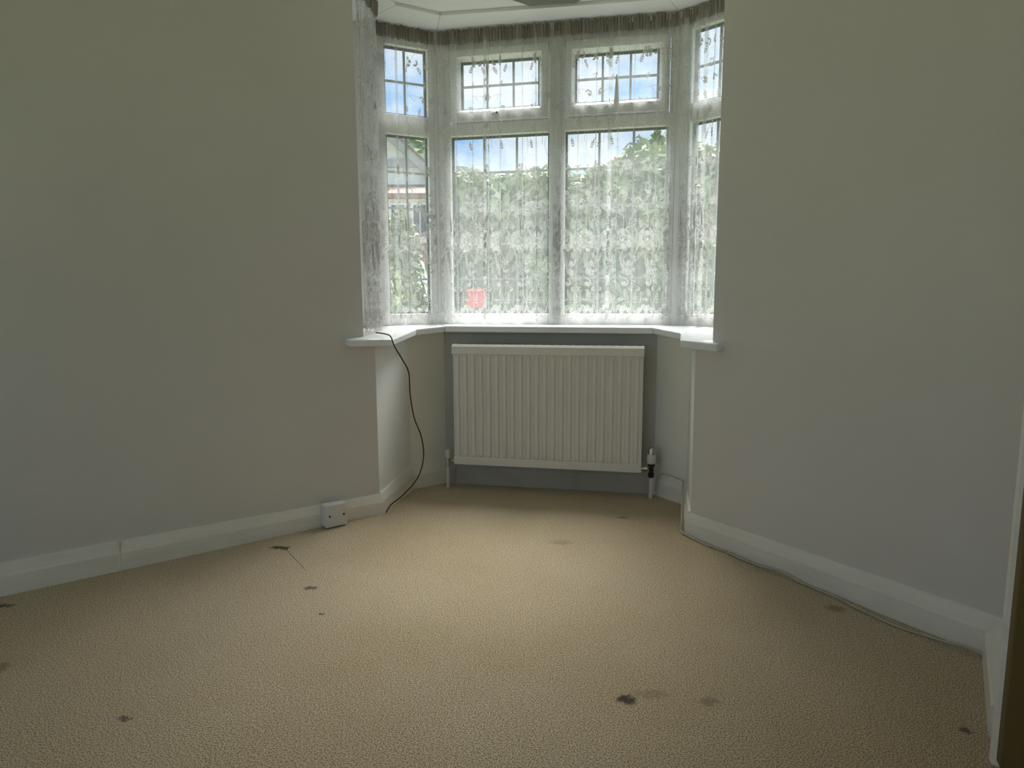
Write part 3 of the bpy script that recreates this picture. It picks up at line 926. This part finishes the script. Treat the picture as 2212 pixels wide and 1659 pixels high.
def side_column(L, x):
    L.sprig(x + 0.004, 1.395, 1.6, 0.020, 0.010)
    L.swirl(x, 1.362, 0.019, 0.4, 4.9, 0.004)
    L.curve((x + 0.019, 1.36), (x + 0.018, 1.335), (x + 0.006, 1.325), 0.003, 0.0016)
    L.flower(x, 1.306, 0.023, 5, 0.3)
    L.sprig(x - 0.026, 1.275, 1.9, 0.042, 0.013)
    for s in (-1, 1):
        L.curve((x + s * 0.006, 1.285), (x + s * 0.050, 1.215), (x + s * 0.010, 1.150), 0.0016, 0.0016, 10, 0.0024)
        L.curve((x + s * 0.010, 1.285), (x + s * 0.058, 1.215), (x + s * 0.014, 1.146), 0.0008, 0.0008, 10)
    for k in range(8):
        L.stroke([(x - 0.018 + 0.005 * k, 1.255 - 0.012 * abs(k - 3.5) / 3.5), (x - 0.018 + 0.005 * k, 1.18 + 0.012 * abs(k - 3.5) / 3.5)], 0.0006, 0.0006)
    L.flower(x, 1.128, 0.022, 5, 0.9)
    L.sprig(x + 0.024, 1.128, 1.0, 0.028, 0.010)
    L.swirl(x + 0.004, 1.082, 0.017, 1.3, 5.2, 0.004)
    L.leaf(x + 0.004, 1.055, -1.6, 0.018, 0.009)

def border(L, x, W):
    # crossed wheat stems and small flowers above the hem
    for s in (-1, 1):
        L.curve((x - s * 0.010, 0.868), (x + s * 0.004, 0.93), (x + s * 0.026, 0.985), 0.0024, 0.0016, 8)
        L.swirl(x + s * 0.030, 0.982, 0.013, 2.4, -4.6, 0.0032, True, s)
        L.sprig(x + s * 0.016, 0.905, PI / 2 - s * 0.1, 0.050, 0.012)
        L.curve((x + s * 0.045, 0.97), (x + s * 0.052, 0.94), (x + s * 0.040, 0.915), 0.0014, 0.0012)
    L.curve((x, 0.93), (x + 0.004, 0.985), (x + 0.002, 1.01), 0.002, 0.0012)
    L.swirl(x + 0.008, 1.016, 0.010, 3.1, -4.4, 0.0026, False)
    for s in (-1, 1):
        for t in range(3):
            L.disc(x + s * (0.010 + 0.003 * t), 0.990 + 0.007 * t, 0.0018, 6)
    for k, (dx, z, r) in enumerate(((-0.062, 0.890, 0.015), (-0.040, 0.878, 0.013), (0.040, 0.878, 0.013), (0.062, 0.892, 0.015), (0.0755, 0.872, 0.012), (-0.018, 0.868, 0.009), (0.020, 0.868, 0.009))):
        L.flower(x + dx, z, r, 5, 0.4 * k)
    for s in (-1, 1):
        L.swirl(x + s * 0.066, 0.926, 0.010, 3.3, -4.0, 0.0024, False, s)
    L.stroke([(x - W / 2, 0.853), (x + W / 2, 0.853)], 0.0018, 0.0018)

def scallop(L, x, W):
    for k in range(11):
        a = -PI + 0.25 + (PI - 0.5) * k / 10
        cx, cy = x, 0.872
        r0, r1 = 0.030, 0.058 + 0.004 * math.sin(PI * k / 10)
        ex = 1.08
        px, py = cx + ex * r0 * math.cos(a), cy + r0 * math.sin(a)
        qx, qy = cx + ex * r1 * math.cos(a), cy + r1 * math.sin(a)
        L.leaf(px, py, math.atan2(qy - py, qx - px), math.hypot(qx - px, qy - py), 0.0105)
    L.stroke([(x + 1.08 * 0.060 * math.cos(t), 0.872 + 0.064 * math.sin(t)) for t in (-PI + 0.2 + (PI - 0.4) * i / 16 for i in range(17))], 0.0016, 0.0016)
    L.stroke([(x - 0.062, 0.846), (x - 0.03, 0.842), (x + 0.03, 0.842), (x + 0.062, 0.846)], 0.0018, 0.0018)
    L.disc(x, 0.853, 0.008)
    for s in (-1, 1):
        L.swirl(x + s * 0.018, 0.854, 0.007, 2.8, -3.6, 0.0018, False, s)

def upper_motif(L, x, z0, flip):
    m = -1 if flip else 1
    L.flower(x, z0, 0.027, 6, 0.2)
    L.swirl(x + m * 0.042, z0 - 0.004, 0.017, 1.2, -3.4, 0.0052, False, m)
    L.sprig(x - m * 0.040, z0 - 0.055, 1.2, 0.040, 0.013)
    L.sprig(x + m * 0.055, z0 - 0.02, -1.0, 0.040, 0.013)
    L.swirl(x + m * 0.105, z0 - 0.012, 0.018, 2.2, -4.0, 0.0055, False, m)
    L.swirl(x + m * 0.125, z0 - 0.105, 0.024, 2.6, -4.6, 0.0030, False, m)
    L.sprig(x - m * 0.01, z0 - 0.125, 1.0, 0.034, 0.012)
    L.curve((x + m * 0.03, z0 + 0.02), (x + m * 0.08, z0 + 0.09), (x + m * 0.06, z0 + 0.15), 0.0008, 0.0008, 10)
    L.swirl(x + m * 0.085, z0 - 0.175, 0.020, 2.9, -4.2, 0.0055, True, m)
    L.swirl(x - m * 0.03, z0 - 0.215, 0.024, 0.5, -4.4, 0.0050, True, m)
    L.curve((x - m * 0.02, z0 - 0.165), (x + m * 0.04, z0 - 0.135), (x + m * 0.11, z0 - 0.19), 0.0008, 0.0008, 10)
    for t in range(4):
        L.disc(x + m * (0.022 + 0.008 * t), z0 - 0.162 - 0.009 * t, 0.0036 - 0.0005 * t, 7)
    L.sprig(x + m * 0.06, z0 - 0.255, 1.4, 0.036, 0.012)
    L.swirl(x + m * 0.012, z0 - 0.315, 0.026, 1.3, 3.6, 0.0052, False, m)
    L.swirl(x + m * 0.115, z0 - 0.300, 0.021, 2.0, -3.8, 0.0050, True, m)
    L.curve((x + m * 0.03, z0 - 0.29), (x + m * 0.07, z0 - 0.33), (x + m * 0.06, z0 - 0.40), 0.0008, 0.0008, 10)
    for t in range(4):
        L.disc(x + m * (0.130 - 0.008 * t), z0 - 0.372 - 0.010 * t, 0.0036 - 0.0005 * t, 7)
    L.sprig(x - m * 0.03, z0 - 0.42, 1.8, 0.040, 0.013)
    L.sprig(x + m * 0.10, z0 - 0.43, 1.2, 0.040, 0.013)

def net_curtain(label, A, B, inward, ztop, zbot, seed, folds, amp, u_phase, lean=0.0, sill_slope=0.0, gather=0.085, wave2=0.041):
    rnd = random.Random(seed)
    A, B = V2(A), V2(B)
    L_ = float(np.linalg.norm(B - A)); d = (B - A) / L_; n_ = V2(inward)
    ph, ph2, ph3 = (rnd.random() * 6.28 for _ in range(3))
    def nn(s):
        return amp * math.sin(2 * PI * s / gather + ph + 0.8 * math.sin(s * 9 + ph3)) + amp * 0.4 * math.sin(2 * PI * s / wave2 + ph2)
    prof = []
    N = max(20, int(L_ / 0.006))
    q_ = 0.02 + 0.03 * rnd.random()
    folds = list(folds)
    while q_ < L_ - 0.02:
        if all(abs(q_ - f0) > 0.02 for f0, w in folds):
            folds.append((q_, 0.0014 + 0.0022 * rnd.random()))
        q_ += 0.055 + 0.060 * rnd.random()
    fl = sorted(folds)
    for i in range(N + 1):
        s = L_ * i / N
        while fl and s >= fl[0][0]:
            f0, w = fl.pop(0)
            b = nn(f0)
            for k in range(1, 7): prof.append((f0 + w * k / 6, b + 0.002 * k / 6))
            prof.append((f0 + w + 0.001, b + 0.005))
            for k in range(0, 7): prof.append((f0 + w - w * k / 6, b + 0.008 + 0.002 * k / 6))
            prof.append((f0 - 0.001, b + 0.013))
            for k in range(0, 7): prof.append((f0 + w * k / 6, b + 0.015 - 0.006 * k / 6))
        if not prof or s > prof[-1][0] or True:
            if prof and s < prof[-1][0] and prof[-1][1] > nn(s) + 0.004: continue
            prof.append((s, nn(s)))
    us = [0.0]
    for (a, b), (c, e) in zip(prof[:-1], prof[1:]):
        us.append(us[-1] + max(1e-5, math.hypot(c - a, e - b)))
    us = np.array(us); ps = np.array([p[0] for p in prof]); pn = np.array([p[1] for p in prof])
    U = float(us[-1])
    H_ = ztop - zbot
    def surf(u, z, off=0.0):
        s = float(np.interp(u, us, ps)); m = float(np.interp(u, us, pn))
        k = min(1.0, max(0.0, (ztop - z) / H_))
        s += lean * k + 0.008 * math.sin(11 * s + ph) * k
        m = m * (0.75 + 0.45 * k) + off + 0.010 * k * math.sin(5 * s + ph2)
        q = A + d * s + n_ * m
        return (q[0], q[1], z + sill_slope * (s / L_ - 0.5) * k)
    root = thing('net_curtain', ((A[0] + B[0]) / 2, (A[1] + B[1]) / 2, zbot), label, 'net curtain', 'lace net curtains in the bay')
    loc = None
    # net
    mb = MB()
    zs = np.linspace(ztop - 0.035, zbot + 0.045, 30)
    cols = []
    for z in zs:
        cols.append([surf(u, z) for u in us])
    n = len(us)
    vs = [p for r in cols for p in r]
    fs = [(k * n + i, k * n + i + 1, (k + 1) * n + i + 1, (k + 1) * n + i) for k in range(len(zs) - 1) for i in range(n - 1)]
    mb.add(vs, fs)
    mb.build('net', 'net', root, smooth=True)
    # gathered heading
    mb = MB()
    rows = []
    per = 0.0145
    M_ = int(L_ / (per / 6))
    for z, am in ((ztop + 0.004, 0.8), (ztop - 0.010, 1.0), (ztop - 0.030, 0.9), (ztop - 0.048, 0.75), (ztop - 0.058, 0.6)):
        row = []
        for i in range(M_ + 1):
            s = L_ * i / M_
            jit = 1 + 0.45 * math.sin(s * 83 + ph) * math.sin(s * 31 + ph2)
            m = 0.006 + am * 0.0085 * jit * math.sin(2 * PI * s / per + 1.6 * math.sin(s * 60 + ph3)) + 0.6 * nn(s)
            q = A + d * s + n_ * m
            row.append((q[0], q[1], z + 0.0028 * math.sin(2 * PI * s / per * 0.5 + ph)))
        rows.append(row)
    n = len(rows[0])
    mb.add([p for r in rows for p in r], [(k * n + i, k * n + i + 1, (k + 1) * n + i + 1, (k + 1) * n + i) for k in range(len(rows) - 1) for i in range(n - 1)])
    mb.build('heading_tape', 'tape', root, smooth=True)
    # lace
    W = 0.150
    def put(lc, name, kind=None):
        if not lc.f: return
        m_ = MB()
        m_.add([surf(min(max(u, 0), U), z + (zbot - 0.806) * min(1, max(0, (1.05 - z) / 0.25)), 0.0022) for u, z in lc.v],
               [f for f in lc.f if all(-0.002 <= lc.v[i][0] <= U + 0.002 for i in f)])
        if not m_.f: return
        o_ = m_.build(name, 'lace', root)
        if kind: o_['kind'] = kind
    scroll = Lace()
    k0 = -1
    u = u_phase - W
    while u < U + W:
        bouquet(scroll, u); side_column(scroll, u + W / 2); border(scroll, u + W / 2, W)
        lc = Lace(); lc.rose(u, 1.228, 0.055); put(lc, 'lace_rose')
        lc = Lace(); scallop(lc, u, W); put(lc, 'lace_scallop')
        lc = Lace(); scallop(lc, u + W / 2 + 0.0, W)
        u += W
    u = u_phase - 0.3
    fl_ = False
    while u < U + 0.3:
        upper_motif(scroll, u, 2.085, fl_); upper_motif(scroll, u + 0.15, 1.580 + 0.36, not fl_) if False else None
        upper_motif(scroll, u + 0.14, 1.975 - 0.40, not fl_)
        u += 0.26
        fl_ = not fl_
    # side hem
    scroll.stroke([(0.003, ztop - 0.05), (0.003, zbot + 0.05)], 0.003, 0.003)
    scroll.stroke([(U - 0.003, ztop - 0.05), (U - 0.003, zbot + 0.05)], 0.003, 0.003)
    put(scroll, 'lace_scrollwork', 'stuff')
    return root

CO = 0.060
ZT = 2.238
net_curtain('lace net curtain bunched against the left end of the bay', UL + np.array([0.004, 0.05]), np.array([-0.600, 3.14]), (0.98, -0.12), ZT, 0.797, 3,
            [(0.15, 0.015)], 0.012, 0.05, 0, 0.0, 0.06, 0.027)
net_curtain('lace net curtain across the narrow left side window', PL + WDL * 0.325 + nwl * 0.075, PL + WDL * 0.030 + nwl * CO, nwl, ZT, 0.809, 5,
            [(0.10, 0.012)], 0.009, 0.06)
net_curtain('lace net curtain across the left half of the centre window', frC(0.030, CO, 0)[:2], frC(0.600, CO, 0)[:2], nc, ZT, 0.810, 7,
            [(0.245, 0.013)], 0.010, 0.085, 0.0)
net_curtain('lace net curtain across the right half of the centre window', frC(0.612, CO, 0)[:2], frC(1.195, CO - 0.01, 0)[:2], nc, ZT, 0.810, 11,
            [(0.012, 0.028), (0.268, 0.016), (0.535, 0.028)], 0.010, 0.045, 0.0)
net_curtain('lace net curtain across the narrow right side window', PR + WDR * 0.036 + nwr * 0.045, PR + WDR * 0.33 + nwr * 0.055, nwr, ZT, 0.808, 13,
            [(0.02, 0.02), (0.075, 0.025), (0.12, 0.015)], 0.010, 0.07)
# curtain track
track = struct(thing('trim_4', (0.2, 3.4, ZT)), 'white curtain track under the coving')
for a, b in ((PL + WDL * 0.36 + nwl * CO, PL + nwl * 0.03 + nc * 0.03), (PL + nwl * 0.03 + nc * 0.03, PR + nwr * 0.02 + nc * 0.03), (PR + nwr * 0.02 + nc * 0.03, PR + WDR * 0.35 + nwr * 0.04)):
    d_ = (b - a) / np.linalg.norm(b - a)
    MB().box((0, -0.008, ZT - 0.02), (float(np.linalg.norm(b - a)), 0.0, COVE), frame(a, d_, (d_[1], -d_[0]))).build('track_length', 'upvc', track)

# ------------------------------------------------------------------ outside
GZ = -0.35
mb = MB()
mb.prism([(-60, 3.9), (60, 3.9), (60, 110), (-60, 110)], GZ - 0.1, GZ)
mb.prism([(-60, -60), (60, -60), (60, 3.9), (-60, 3.9)], GZ - 0.4, GZ - 0.3)
struct(mb.build('ground', 'lawn'), 'garden ground outside the window')

def foliage(name, pts, normals, size, mat, parent, seed=0, aspect=0.45):
    rnd = random.Random(seed)
    mb_ = MB()
    vs, fs = [], []
    for p, nrm in zip(pts, normals):
        n_ = Vector(nrm) + Vector((rnd.gauss(0, .5), rnd.gauss(0, .5), rnd.gauss(0, .5)))
        n_.normalize()
        a = n_.orthogonal().normalized()
        a.rotate(Matrix.Rotation(rnd.random() * 6.28, 3, n_))
        b = n_.cross(a)
        s = size * (0.6 + 0.8 * rnd.random())
        p = Vector(p)
        k = len(vs)
        vs += [tuple(p - a * s), tuple(p + b * s * aspect), tuple(p + a * s), tuple(p - b * s * aspect)]
        fs.append((k, k + 1, k + 2, k + 3))
    mb_.add(vs, fs)
    o_ = mb_.build(name, mat, parent)
    o_['kind'] = 'stuff'
    return o_

def hump(x, seed):
    return 0.10 * math.sin(x * 2.1 + seed) + 0.07 * math.sin(x * 4.7 + 1.3 * seed) + 0.04 * math.sin(x * 11 + seed * 2)

# long conifer hedge across the garden
HA, HB, HT = np.array([-0.72, 9.70]), np.array([5.4, 5.7]), 2.50
hd = (HB - HA) / np.linalg.norm(HB - HA); hn = np.array([hd[1], -hd[0]]); HL = float(np.linalg.norm(HB - HA))
hedge = thing('hedge', (*(HA + hd * HL / 2), GZ), 'tall clipped conifer hedge filling the centre windows', 'hedge')
frH = frame(HA, hd, hn)
rnd = random.Random(4)
P_, N_, PB, NB_ = [], [], [], []
for i in range(15000):
    s = rnd.random() * HL
    if rnd.random() < 0.80:
        z = GZ + 0.6 + (HT - GZ - 0.6) * rnd.random() ** 0.8
        m_ = 0.45 + 0.10 * math.sin(s * 3.1 + z * 2.0) + 0.06 * math.sin(s * 8 + z * 5) + rnd.gauss(0, 0.05) - 0.18 * max(0, (z - HT + 0.35) / 0.35)
        nrm = (*(hn * 0.9), 0.5)
        z = min(z, HT + hump(s, 1.0))
    else:
        m_ = (rnd.random() * 1.0 - 0.5)
        z = HT + hump(s, 1.0) + rnd.gauss(0, 0.05) - 0.12 * abs(m_)
        nrm = (0, 0, 1)
    p = frH(s, m_, z)
    if math.sin(s * 1.7 + 0.6) + math.sin(s * 3.9 + z * 3) * 0.6 > 0.75 and z < HT - 0.25 and rnd.random() < 0.75:
        PB.append(p); NB_.append(nrm)
    else:
        P_.append(p); N_.append(nrm)
foliage('foliage', P_, N_, 0.075, 'leaf', hedge, 1)
foliage('dry_foliage', PB, NB_, 0.06, 'leaf_brown', hedge, 2)
mb = MB()
rings = []
for i in range(28):
    s = HL * i / 27
    h = HT + hump(s, 1.0) - 0.10
    rings.append([frH(s, m_, z) for m_, z in ((0.30, GZ), (0.38, 0.8), (0.34, h - 0.35), (0.15, h), (-0.25, h), (-0.42, h - 0.35), (-0.42, GZ))])
mb.loft(rings)
mb.build('branch_core', 'hedge_core', hedge)

def tree(name, label, x, y, base, top, rad, mat, seed, count=900, size=0.16, conifer=True, cat='tree'):
    t = thing(name, (x, y, base), label, cat)
    rnd_ = random.Random(seed)
    MB().lathe((x, y, base), [(rad * 0.14, 0), (rad * 0.10, (top - base) * 0.5), (rad * 0.03, (top - base) * 0.92)], 8).build('trunk', 'brown_wood', t)
    P, N = [], []
    for _ in range(count):
        f = rnd_.random() ** 0.8
        a = rnd_.random() * 6.28
        z = base + (top - base) * (0.18 + 0.82 * f)
        r = rad * ((1 - f) ** 0.7 if conifer else math.sin(PI * min(1, 0.12 + 0.88 * f)) ** 0.6) * (0.55 + 0.5 * rnd_.random())
        P.append((x + r * math.cos(a), y + r * math.sin(a), z)); N.append((math.cos(a), math.sin(a), 0.4))
    foliage('crown', P, N, size, mat, t, seed)
    return t
tree('conifer_tree', 'small pointed conifer tip rising above the hedge at right', 2.55, 12.0, GZ, 3.72, 0.75, 'leaf_dark', 21, 1100, 0.13)
tree('garden_tree', 'bushy green tree beyond the gabled house', -4.1, 31.0, GZ, 8.1, 2.2, 'leaf_dark', 22, 1800, 0.26, False)
tree('garden_bush', 'low leafy bush in front of the gabled house', -1.54, 9.5, GZ, 2.15, 0.30, 'leaf', 23, 1500, 0.09, False, 'bush')
tree('garden_bush', 'tall bush at the far left in front of the house', -2.55, 13.25, GZ, 2.6, 0.5, 'leaf', 25, 1200, 0.10, False, 'bush')
tree('rose_bush', 'open leafy rose bush close outside the left side window', -1.20, 6.4, GZ, 1.22, 0.42, 'leaf', 24, 360, 0.055, False, 'bush')

# gabled house seen through the left side window
hs = thing('gabled_house', (-5.0, 20.0, GZ), 'pale gabled house with brown tiled bay roof seen through the left side window', 'house')
MB().box((-8.6, 18.6, GZ), (-1.75, 26, 3.9)).build('wall', 'render', hs)
MB().add([(-8.6, 18.6, 3.9), (-1.75, 18.6, 3.9), (-5.2, 18.6, 7.0), (-8.6, 18.9, 3.9), (-1.75, 18.9, 3.9), (-5.2, 18.9, 7.0)], [(0, 1, 2), (5, 4, 3), (0, 3, 4, 1), (1, 4, 5, 2), (2, 5, 3, 0)]).build('gable', 'render', hs)
def slope(a, b, w, h, y0, y1, mat, name):
    a, b = np.array(a), np.array(b)
    MB().add([(a[0], y0, a[1]), (b[0], y0, b[1]), (b[0], y0, b[1] + h), (a[0], y0, a[1] + h), (a[0], y1, a[1]), (b[0], y1, b[1]), (b[0], y1, b[1] + h), (a[0], y1, a[1] + h)],
             [(0, 1, 2, 3), (7, 6, 5, 4), (0, 4, 5, 1), (1, 5, 6, 2), (2, 6, 7, 3), (3, 7, 4, 0)]).build(name, mat, hs)
slope((-5.2, 6.85), (-1.5, 3.48), 0, 0.26, 18.2, 18.5, 'board', 'bargeboard')
slope((-5.2, 6.85), (-8.9, 3.48), 0, 0.26, 18.2, 18.5, 'board', 'bargeboard')
slope((-5.2, 7.10), (-1.5, 3.74), 0, 0.10, 18.2, 26.2, 'rooftile', 'roof_slope')
slope((-5.2, 7.10), (-8.9, 3.74), 0, 0.10, 18.2, 26.2, 'rooftile', 'roof_slope')
MB().box((-6.0, 18.45, 4.42), (-2.55, 18.6, 4.62)).build('gable_beam', 'board', hs)
MB().add([(-6.5, 16.9, 3.50), (-1.75, 16.9, 3.50), (-2.0, 18.6, 3.98), (-6.2, 18.6, 3.98), (-6.5, 16.9, 3.38), (-1.75, 16.9, 3.38), (-1.75, 18.6, 3.38), (-6.5, 18.6, 3.38)],
         [(0, 1, 2, 3), (4, 7, 6, 5), (0, 4, 5, 1), (1, 5, 6, 2), (3, 2, 6, 7), (0, 3, 7, 4)]).build('bay_roof', 'rooftile', hs)
MB().box((-6.3, 17.1, GZ), (-1.9, 18.6, 3.38)).build('bay_wall', 'render', hs)
for x0 in (-3.05, -2.50):
    w_ = MB().box((x0, 17.02, 2.4), (x0 + 0.42, 17.1, 3.28)).build('window_frame', 'upvc', hs)
    MB().box((x0 + 0.05, 17.0, 2.46), (x0 + 0.19, 17.03, 3.22)).build('window_pane', 'darkglass', w_)
    MB().box((x0 + 0.23, 17.0, 2.46), (x0 + 0.37, 17.03, 3.22)).build('window_pane', 'darkglass', w_)
gw = thing('garden_wall', (-2.3, 14.2, GZ), 'low red brick garden wall in front of the gabled house', 'garden wall')
MB().box((-5.0, 14.0, GZ), (-1.2, 14.2, 1.95)).build('brickwork', 'brick_red', gw)
MB().box((-5.0, 13.96, 1.95), (-1.2, 14.24, 2.05)).build('coping', 'stone', gw)

# parked van
van = thing('parked_van', (-2.1, 12.0, GZ), 'pale blue van parked behind the bush at left', 'van')
mb = MB()
prof = [(-4.3, GZ + 0.3), (-1.25, GZ + 0.3), (-1.2, GZ + 0.95), (-1.42, GZ + 1.10), (-1.62, 1.58), (-1.8, 1.70), (-4.3, 1.70)]
mb.loft([[(x, y, z) for x, z in prof] for y in (10.9, 12.5)])
mb.build('body', 'carbody', van, bevel=0.05, seg=3)
mb = MB(); mb.loft([[(x, y, z) for x, z in ((-2.5, 1.10), (-1.62, 1.10), (-1.74, 1.55), (-2.5, 1.55))] for y in (10.885, 10.9)])
mb.build('side_window', 'darkglass', van)
for x in (-3.6, -1.75):
    wh = MB().lathe((x, 10.86, GZ + 0.32), [(0.20, 0), (0.32, 0.02), (0.32, 0.2), (0.2, 0.22)], 24, Vector((0, 1, 0))).build('wheel', 'rubber', van)
    MB().lathe((x, 10.85, GZ + 0.32), [(0.18, 0), (0.17, 0.03)], 16, Vector((0, 1, 0))).build('hub', 'chrome', wh)

# red box on a post in front of the hedge
rb = thing('red_post_box', (-0.31, 6.0, GZ), 'small red box on a post standing before the hedge', 'post box')
MB().box((-0.40, 5.93, 0.855), (-0.22, 6.07, 0.995)).build('box', 'red', rb, bevel=0.01)
MB().loft([[(-0.41 + 0.02 * k, 5.92 + 0.015 * k, 0.995 + 0.02 * k), (-0.21 - 0.02 * k, 5.92 + 0.015 * k, 0.995 + 0.02 * k), (-0.21 - 0.02 * k, 6.08 - 0.015 * k, 0.995 + 0.02 * k), (-0.41 + 0.02 * k, 6.08 - 0.015 * k, 0.995 + 0.02 * k)] for k in (0, 1)]).build('lid', 'red', rb)
MB().box((-0.34, 5.97, GZ), (-0.28, 6.03, 0.855)).build('post', 'brown_wood', rb)

# house with chimney beyond the hedge
h2 = thing('neighbour_house', (4.2, 26.0, GZ), 'roof ridge and stubby chimney just showing above the hedge', 'house')
MB().box((1.2, 24.6, GZ), (9.0, 31.4, 3.6)).build('wall', 'render', h2)
MB().add([(0.9, 24.2, 3.55), (9.3, 24.2, 3.55), (9.3, 31.8, 3.55), (0.9, 31.8, 3.55), (2.6, 28, 5.35), (7.8, 28, 5.35)],
         [(0, 1, 5, 4), (1, 2, 5), (2, 3, 4, 5), (3, 0, 4), (0, 3, 2, 1)]).build('roof', 'rooftile', h2)
ch = MB().box((3.95, 26.3, 3.9), (4.75, 27.3, 5.75)).build('chimney', 'stone', h2)
MB().box((3.82, 26.2, 5.75), (4.88, 27.4, 5.95)).build('chimney_cap', 'stone', ch)
for x in (4.15, 4.5):
    MB().lathe((x, 26.8, 5.95), [(0.14, 0), (0.12, 0.3), (0.14, 0.36)], 12).build('chimney_pot', 'brick_red', ch)
